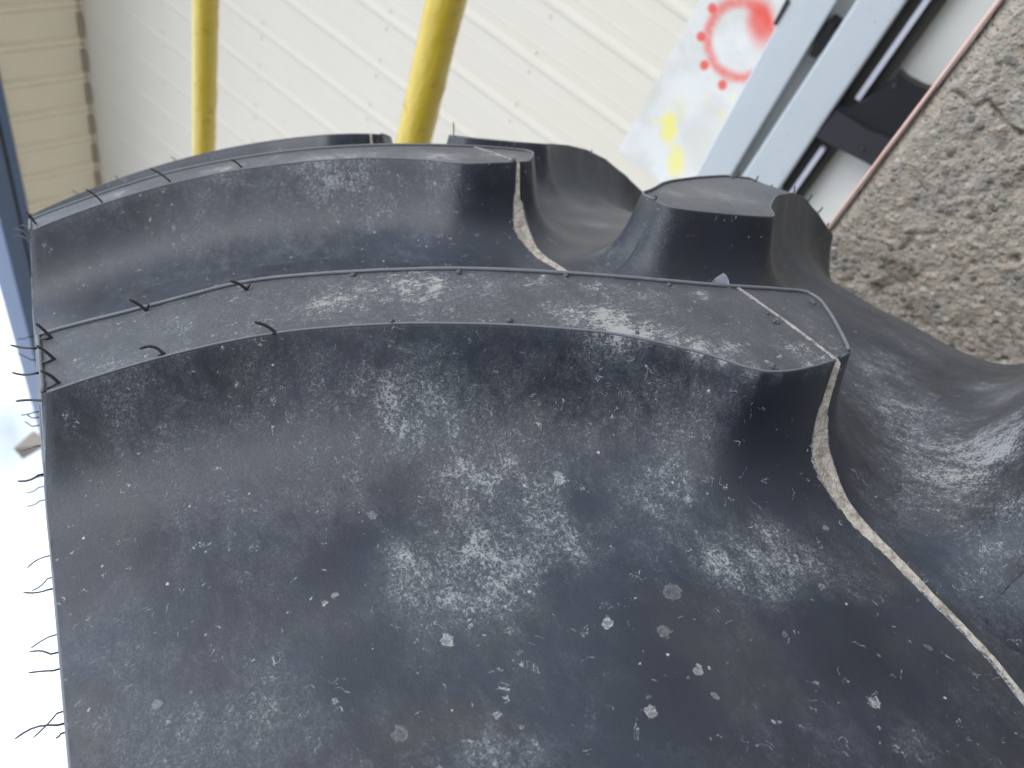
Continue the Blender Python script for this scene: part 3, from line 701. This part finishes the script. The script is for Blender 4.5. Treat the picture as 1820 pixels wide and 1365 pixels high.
def long_bar(name, e1, e2, Y, dy, mat, x0, x1, parent, r=.004):
    """bar running along X; e1, e2 = (two sight points) on its upper and lower edges"""
    zs = []
    for e in (e1, e2):
        a, b = atY(*e[0], Y), atY(*e[1], Y); m = (b.z - a.z) / (b.x - a.x); zs.append((a.z + m * (x0 - a.x), a.z + m * (x1 - a.x)))
    (u0, u1), (l0, l1) = zs
    V = [(x0, Y, l0), (x1, Y, l1), (x1, Y, u1), (x0, Y, u0), (x0, Y + dy, l0), (x1, Y + dy, l1), (x1, Y + dy, u1), (x0, Y + dy, u0)]
    F = [(0, 1, 2, 3), (7, 6, 5, 4), (0, 4, 5, 1), (1, 5, 6, 2), (2, 6, 7, 3), (3, 7, 4, 0)]
    lo = Vector(parent.location) if parent else Vector()
    me = mesh(name, [tuple(Vector(v) - lo) for v in V], F, False); bm = bmesh.new(); bm.from_mesh(me); bmesh.ops.recalc_face_normals(bm, faces=bm.faces)
    if r: bmesh.ops.bevel(bm, geom=bm.edges[:], offset=r, segments=3, profile=.6, affect='EDGES')
    bm.to_mesh(me); bm.free(); print('BAR', name, [round(v, 3) for v in (u0, u1, l0, l1)])
    return link(name, me, parent, mat)
rack = empty('steel_rack', (-1.2, YA, 0)); tag(rack, 'pale blue-grey painted steel rack beams with a black bracket, above the concrete block', 'steel rack')
BX0, BX1 = -2.2, 1.6
long_bar('upper_beam', ((1404, 0), (1237, 310)), ((1488, 0), (1302, 307)), YA, .06, m_paint, BX0, BX1, rack)
long_bar('lower_beam', ((1522, 0), (1322, 307)), ((1612, 0), (1391, 327)), YA + .004, .06, m_paint, BX0, BX1, rack, r=.007)
long_bar('channel_web_shade', ((1606, 0), (1387, 327)), ((1684, 0), (1435, 341)), YA + .035, .02, m_shade, BX0, BX1, rack, r=.001)  # dark plate: the shaded web and shadow band below, put into its colour
lipa = [((1641, 0), (1410, 331)), ((1654, 0), (1419, 334))]
xa = atY(1528, 180, YA + .02).x; xb = atY(1462, 262, YA + .02).x
long_bar('channel_lip', lipa[0], lipa[1], YA + .018, .015, m_lipw, xa, BX1, rack, r=.001)
long_bar('channel_lip', lipa[0], lipa[1], YA + .018, .015, m_lipw, BX0, xb, rack, r=.001)
rl = Vector(rack.location)
prism_px('black_spacer', [(1437, 98), (1449, 104), (1486, 44), (1472, 36)], YA + .012, .05, m_blk, rack, rl, .001)
prism_px('spacer_edge', [(1449, 104), (1457, 96), (1490, 50), (1483, 52)], YA + .009, .03, m_blk2, rack, rl, .0005)
# bracket: black plate with arched edges dropping behind the block, folded face to the left
k0 = [(1486, 196), (1520, 190), (1556, 168), (1582, 146), (1595, 128), (1612, 143), (1640, 157), (1680, 168), (1650, 220), (1592, 262), (1540, 238), (1507, 213)]
def poly_px(name, px, Y, dy, mat, parent, curve=0):
    P = [atY(x, y, Y) for x, y in px]; n = len(P); lo = Vector(parent.location)
    V = [tuple(p - lo) for p in P] + [tuple(p + Vector((0, dy, 0)) - lo) for p in P]
    F = [tuple(range(n)), tuple(range(2 * n - 1, n - 1, -1))] + [(i, (i + 1) % n, n + (i + 1) % n, n + i) for i in range(n)]
    me = mesh(name, V, F, False); bm = bmesh.new(); bm.from_mesh(me); bmesh.ops.recalc_face_normals(bm, faces=bm.faces)
    bmesh.ops.bevel(bm, geom=bm.edges[:], offset=.0012, segments=2, affect='EDGES'); bm.to_mesh(me); bm.free()
    return link(name, me, parent, mat)
poly_px('bracket_plate', k0, YA - .012, .03, m_blk, rack)
poly_px('bracket_fold', [(1450, 243), (1486, 196), (1510, 210), (1545, 232), (1604, 254), (1575, 310), (1530, 285), (1496, 268), (1472, 257)], YA - .018, .03, m_blk2, rack)  # same black bracket; lighter colour paints in the light on this face
for x, y in ((1590, 153), (1533, 266)):
    p = atY(x, y, YA - .02); bm = bmesh.new(); bmesh.ops.create_uvsphere(bm, u_segments=12, v_segments=8, radius=.0045); me = bpy.data.meshes.new('rivet'); bm.to_mesh(me); bm.free()
    o = link('rivet', me, rack, m_blk2); o.location = p - rl; o.scale = (1, .3, 1)
# uprights of the rack, standing on the ground (outside the picture)
for x in (BX0 + .05, BX1 - .05):
    me = bevel_box('upright', (x - .04 - rl.x, .075, 0), (x + .04 - rl.x, .155, 1.9), .004); link('upright', me, rack, m_paint)

# white board with spray paint
YD = 1.80
d0, d1_, d2_, d3 = atY(1244, 0, YD), atY(1097, 270, YD), atY(1140, 312, YD), atY(1500, 0, YD)
lo = Vector((d1_.x, YD, 0))
bx0 = d1_.x
mt = (d0.z - d1_.z) / (d0.x - d1_.x)
def bz(x): return d1_.z + mt * (x - d1_.x)
k = NT('board_spray_paint'); co = k.coord(); sx = k.n('ShaderNodeSeparateXYZ'); k.l(co, sx.inputs[0])
wh = k.mix(k.ramp(k.noise(co, 9, 4, .6), .35, .65), (.76, .765, .75), (.65, .645, .60))
wh = k.mix(k.math('MULTIPLY', k.ramp(k.noise(co, 38, 3), .64, .75), .3), wh, (.45, .50, .50))
def bl(px, py): p = atY(px, py, YD) - lo; return p.x, p.z
def ell(cx_, cz_, rx, rz, rot=0.0, wn=.012, sc=25):
    n_ = k.noise(co, sc, 3, .6, 0, 1); off = k.n('ShaderNodeVectorMath', operation='MULTIPLY_ADD'); k.l(n_, off.inputs[0]); off.inputs[1].default_value = (wn,) * 3; k.l(co, off.inputs[2])
    mp = k.n('ShaderNodeMapping', vector_type='TEXTURE'); k.l(off.outputs[0], mp.inputs[0]); mp.inputs['Location'].default_value = (cx_ + wn / 2, 0, cz_ + wn / 2)
    mp.inputs['Rotation'].default_value = (0, rot, 0); mp.inputs['Scale'].default_value = (rx, 1, rz)
    s_ = k.n('ShaderNodeSeparateXYZ'); k.l(mp.outputs[0], s_.inputs[0])
    return k.math('SQRT', k.math('ADD', k.math('POWER', s_.outputs[0], 2), k.math('POWER', s_.outputs[2], 2)))
def fit_ellipse(pxs):
    Q = np.array([bl(*p) for p in pxs]); c_ = Q.mean(0); D = Q - c_; w_, v_ = np.linalg.eigh(D.T @ D / len(D)); r = np.sqrt(2 * w_)
    return c_, r, v_
ring = [(1315 + 58 * math.cos(a), 72 + 67 * math.sin(a)) for a in np.linspace(0, 2 * math.pi, 24, endpoint=False)]
c_, r_, v_ = fit_ellipse(ring); ang = math.atan2(v_[1, 1], v_[0, 1])
dr = ell(c_[0], c_[1], r_[1], r_[0], -ang, .006)
rf = k.ramp(k.math('ABSOLUTE', k.math('SUBTRACT', dr, 1.0)), .26, .02)
red = (.80, .085, .06)
rf = k.math('MULTIPLY', rf, k.ramp(k.noise(co, 60, 5, .7), .25, .6, .55, 1)); c = k.mix(k.math('MULTIPLY', rf, .78), wh, red)
e_, er, ev = fit_ellipse([(1352 + 22 * math.cos(a), 38 + 40 * math.sin(a)) for a in np.linspace(0, 6.28, 20, endpoint=False)])
c = k.mix(k.ramp(ell(e_[0], e_[1], er[1], er[0], -math.atan2(ev[1, 1], ev[0, 1]), .01), 1.6, .4, 0, .85), c, red)
for (x, y) in ((1266, 15), (1246, 65), (1252, 116), (1284, 151), (1350, 165)):
    e_, er, ev = fit_ellipse([(x + 8 * math.cos(a), y + 9 * math.sin(a)) for a in np.linspace(0, 6.28, 16, endpoint=False)])
    c = k.mix(k.ramp(ell(e_[0], e_[1], er[1], er[0], -math.atan2(ev[1, 1], ev[0, 1]), .003), 1.3, .75, 0, .9), c, red)
for (x, y, rx, ry, am) in ((1190, 228, 13, 26, .95), (1200, 285, 13, 26, .8), (1172, 215, 14, 6, .35), (1255, 175, 8, 8, .2), (1303, 178, 9, 10, .25), (1287, 210, 8, 14, .2), (1210, 190, 10, 22, .2)):
    e_, er, ev = fit_ellipse([(x + rx * math.cos(a), y + ry * math.sin(a)) for a in np.linspace(0, 6.28, 16, endpoint=False)])
    c = k.mix(k.ramp(ell(e_[0], e_[1], er[1], er[0], -math.atan2(ev[1, 1], ev[0, 1]), .05, 16), 1.6, .4, 0, am), c, (.86, .79, .22))
k.bump(k.noise(co, 50, 4), .2, .002); m_board = k.fin(c, .6)
x1b = 1.5
V = [(bx0, YD, bz(bx0)), (x1b, YD, bz(x1b)), (x1b, YD, bz(x1b) - .55), (bx0, YD, bz(bx0) - .55)]
V = [tuple(Vector(v) - lo) for v in V]; V += [(v[0], v[1] + .02, v[2]) for v in V]
me = mesh('painted_board', V, [(3, 2, 1, 0), (4, 5, 6, 7), (0, 1, 5, 4), (1, 2, 6, 5), (2, 3, 7, 6), (3, 0, 4, 7)], False)
bm = bmesh.new(); bm.from_mesh(me); bmesh.ops.recalc_face_normals(bm, faces=bm.faces); bmesh.ops.bevel(bm, geom=bm.edges[:], offset=.003, segments=2, affect='EDGES'); bm.to_mesh(me); bm.free()
o = link('painted_board', me, None, m_board); o.location = lo
tag(o, 'white board sprayed with a red ring, red dots and yellow streaks, behind the steel beams', 'board')
p = [(1370, 60), (1395, 0), (1404, 0), (1378, 50)]
prism_px('beam_clip', [(1374, 42), (1379, 46), (1404, 4), (1398, -4)], YA - .003, .02, m_blk2, rack, rl, .001)

# pale concrete upstand behind the rack
m_ups = simple('pale_concrete', (.80, .80, .77), .9, .12, 7, .3, bd=.002)
me = bevel_box('upstand', (-3.4, YA + .062, 0), (2.6, YA + .17, 1.15 + .155), .01); o = link('concrete_upstand', me, None, m_ups)
tag(o, 'smooth pale grey concrete upstand seen between the steel beams and the rough block', 'low wall')

# ------------------------------------------------------------------ yellow rails
k = NT('yellow_gloss_paint'); co = k.coord()
cy = k.mix(k.noise(co, 14, 4, .6), (.60, .40, .022), (.68, .52, .055)); cy = k.mix(k.ramp(k.noise(co, 40, 6, .75), .57, .66), cy, (.40, .24, .03))
k.bump(k.noise(k.mapp(co, (.5, 1, 1)), 38, 5, .6), .8, .006); k.b.inputs['Coat Weight'].default_value = .4
m_yel = k.fin(cy, .34)
def rail(pxa, pxb, Y, dia, label):
    a, b = atY(*pxa, Y), atY(*pxb, Y); d = (b - a).normalized(); a2 = a - d * 1.2; b2 = b + d * 3.0
    n = 260; pts = [a2.lerp(b2, i / n) for i in range(n + 1)]
    V, F = [], []
    rad = [dia / 2 * (1 + .02 * mnoise.noise(Vector((i * .25, Y * 9, 0)))) for i in range(n + 1)]
    tube(pts, rad, 28, V, F)
    V = [Vector(v) for v in V]
    for i, v in enumerate(V):                              # runs and drips in thick paint on the underside
        p0 = pts[min(i // 28, n)]; q = v - p0; under = max(0, -q.z / (dia / 2))
        V[i] = v + q.normalized() * (.0022 * max(0, mnoise.noise(v * 38)) * (0.3 + under) + .0006 * mnoise.noise(v * 110))
    c0 = (a2 + b2) / 2
    me = mesh('rail_pipe', [v - c0 for v in V], F); root = empty('yellow_rail', c0); link('rail_pipe', me, root, m_yel)
    for e in (a2, b2):                                     # flanged end posts down to the ground
        VV, FF = [], []; tube([e - c0, Vector((e.x, e.y, 0)) - c0], dia / 2, 20, VV, FF); link('post', mesh('post', VV, FF), root, m_yel)
    tag(root, label, 'handrail', 'yellow pipe rails in front of the cream wall')
rail((365.5, 0), (362.5, 250), 1.20, .0575, 'thinner yellow painted pipe rail, left of the two, above the far lug')
rail((793, 0), (735.5, 250), 1.00, .0600, 'thicker yellow painted pipe rail with lumpy paint, right of the two')

# ------------------------------------------------------------------ building: ribbed cream wall, soffit, blue fascia
YW = 3.5
bld = empty('metal_clad_building', (-3, YW, 0)); bl0 = Vector(bld.location)
tag(bld, 'cream ribbed metal building wall with tan soffit and blue steel fascia', 'building')
k = NT('cream_cladding'); co = k.coord('Object')
cw_ = k.mix(k.noise(co, 2.5, 4, .6), (.65, .60, .51), (.71, .665, .58)); m_wall = k.fin(cw_, .45)
m_soff = simple('tan_soffit', (.86, .765, .59), .5, .05, 5, .05)
m_scr = simple('screw_grey', (.58, .55, .50), .5)
PW = .31
prof = [(0, 0), (.006, .0), (.026, -.010), (.044, -.010), (.068, 0), (.108, 0), (.118, -.002), (.124, -.002), (.134, 0), (.232, 0), (.242, -.002), (.248, -.002), (.258, 0), (.31, 0)]
ref = atY(393, 4, YW).x
zlo, zhi = 1.15 - .9, 1.15 + 5.06
V, F = [], []
for x, y in prof:
    for z in (zlo, zhi): V.append((x, y, z))
for i in range(len(prof) - 1): F.append((2 * i, 2 * i + 2, 2 * i + 3, 2 * i + 1))
n0 = len(V)
for x, y in prof:
    for z in (zlo, zhi): V.append((x, .004, z))
for i in range(len(prof) - 1): F.append((n0 + 2 * i + 1, n0 + 2 * i + 3, n0 + 2 * i + 2, n0 + 2 * i))
wp = mesh('wall_panel', V, F, False)
bm = bmesh.new(); bmesh.ops.create_cone(bm, segments=8, radius1=.009, radius2=.007, depth=.005, cap_ends=True, matrix=Matrix.Rotation(math.pi / 2, 4, 'X')); scr = bpy.data.meshes.new('screw'); bm.to_mesh(scr); bm.free()
scr.materials.append(m_wall)
for i in range(-28, 12):
    x = ref - .012 + i * PW
    o = link('wall_panel', wp, bld, m_wall); o.location = Vector((x, YW, 0)) - bl0
    if -14 < i < 8:
        for z in np.arange(1.7, 5.9, .9):
            for dx in (.085, .285):
                s_ = link('screw', scr, o); s_.location = (dx, -.004, z)
# plinth under the cladding
me = bevel_box('plinth', (-12 - bl0.x, -.02, 0), (1.2 - bl0.x, .25, .26), .01); link('plinth', me, bld, m_ups)
me = bevel_box('inner_wall', (-11.6 - bl0.x, .02, .26), (1.0 - bl0.x, .2, 6.6), .01); link('inner_wall', me, bld, m_wall)
# soffit deck, rising outwards
zj = 1.15 + 5.02
def soff(y): return zj + (YW - y) * .25
yo = 2.88
V, F = [], []
pr = [(0, 0), (.150, 0), (.166, .026), (.192, .030), (.208, .012), (.222, .030), (.250, .026), (.272, 0), (.31, 0)]
for x, hgt in pr:
    for y in (yo - .02, YW + .01): V.append((x, y, soff(y) - hgt))
for i in range(len(pr) - 1): F.append((2 * i, 2 * i + 1, 2 * i + 3, 2 * i + 2))
n0 = len(V)
for x, hgt in pr:
    for y in (yo - .02, YW + .01): V.append((x, y, soff(y) + .03))
for i in range(len(pr) - 1): F.append((n0 + 2 * i + 2, n0 + 2 * i + 3, n0 + 2 * i + 1, n0 + 2 * i))
sp_ = mesh('soffit_panel', V, F, False)
dref = ray(140, 66); sref = (CAM + dref * (YW / dref.y)).x - .21
for i in range(-24, 18):
    o = link('soffit_panel', sp_, bld, m_soff); o.location = Vector((sref + i * PW, 0, 0)) - bl0
m_trim = simple('joint_trim', (.30, .25, .17), .6, .1, 20)
me = bevel_box('corner_trim', (-12 - bl0.x, -.034, zj - .03), (1.2 - bl0.x, -.0305, zj + .02), .001); link('corner_trim', me, bld, m_trim)
m_blue = simple('blue_fascia_paint', (.085, .135, .24), .4, .15, 6, .1); m_bdk = simple('dark_gutter_joint', (.02, .022, .03), .6)
zf = soff(yo)
me = bevel_box('blue_fascia', (-12 - bl0.x, yo - .075 - YW, zf - .030), (1.2 - bl0.x, yo - YW, zf + .30), .004); link('fascia_beam', me, bld, m_blue)
me = bevel_box('fascia_joint', (-12 - bl0.x, yo - .105 - YW, zf - .022), (1.2 - bl0.x, yo - .0755 - YW, zf + .25), .002); link('fascia_joint', me, bld, m_bdk)
me = bevel_box('gutter', (-12 - bl0.x, yo - .26 - YW, zf - .034), (1.2 - bl0.x, yo - .1055 - YW, zf + .28), .01); link('gutter', me, bld, m_blue)
me = bevel_box('roof_sheet', (-12 - bl0.x, yo - .10 - YW, zf + .301), (1.2 - bl0.x, 1.0, zf + .33), .002); link('roof_sheet', me, bld, m_blue)

# small beige lamp head far off behind the tyre, on its pole
lp = atT(48, 788, 3.0)
lamp = empty('lamp_post', (lp.x, lp.y, 0)); tag(lamp, 'small beige lamp head against the white sky, beyond the tyre edge', 'lamp')
m_bei = simple('beige_metal', (.50, .46, .40), .6)
P4 = [(24, 797), (56, 768), (84, 790), (40, 816)]
P = [atT(x, y, 3.0 + .02 * i) for i, (x, y) in enumerate(P4)]; dn = (P[1] - P[0]).cross(P[2] - P[0]).normalized() * .05
V = [tuple(p - Vector(lamp.location)) for p in P] + [tuple(p + dn - Vector(lamp.location)) for p in P]
link('lamp_head', mesh('lamp_head', V, [(0, 1, 2, 3), (7, 6, 5, 4), (0, 4, 5, 1), (1, 5, 6, 2), (2, 6, 7, 3), (3, 7, 4, 0)], False), lamp, m_bei)
q = P[2] - Vector(lamp.location)
VV, FF = [], []; tube([q, Vector((q.x + .2, q.y + .12, q.z)), Vector((q.x + .3, q.y + .2, q.z - .2)), Vector((q.x + .3, q.y + .2, -lamp.location.z))], .02, 12, VV, FF)
link('pole', mesh('pole', VV, FF), lamp, m_bei)

# ------------------------------------------------------------------ ground
k = NT('yard_concrete'); co = k.coord()
cg = k.mix(k.noise(co, .8, 6, .65), (.13, .128, .125), (.20, .195, .185)); cg = k.mix(k.ramp(k.noise(co, 60, 4), .6, .7), cg, (.10, .10, .10))
k.bump(k.noise(co, 90, 5), .4, .003); m_gr = k.fin(cg, .9)
g = 600
o = link('ground', mesh('ground', [(-g, -g, 0), (g, -g, 0), (g, g, 0), (-g, g, 0)], [(0, 1, 2, 3)], False), None, m_gr); tag(o, kind='structure')
ap = bevel_box('bounce_slab', (-12, .62 + .46, -.2), (1.6, YW + .02, .02), .005)
o = link('bounce_slab', ap, None, simple('bounce_slab_concrete', (.52, .51, .48), .9, .12, 5, .3, bd=.002)); tag(o, kind='structure')  # unseen pale slab added to bounce light onto the soffit
print('tris', sum(len(o.data.polygons) * 2 for o in S.objects if o.type == 'MESH'), 'spots', len(SP))
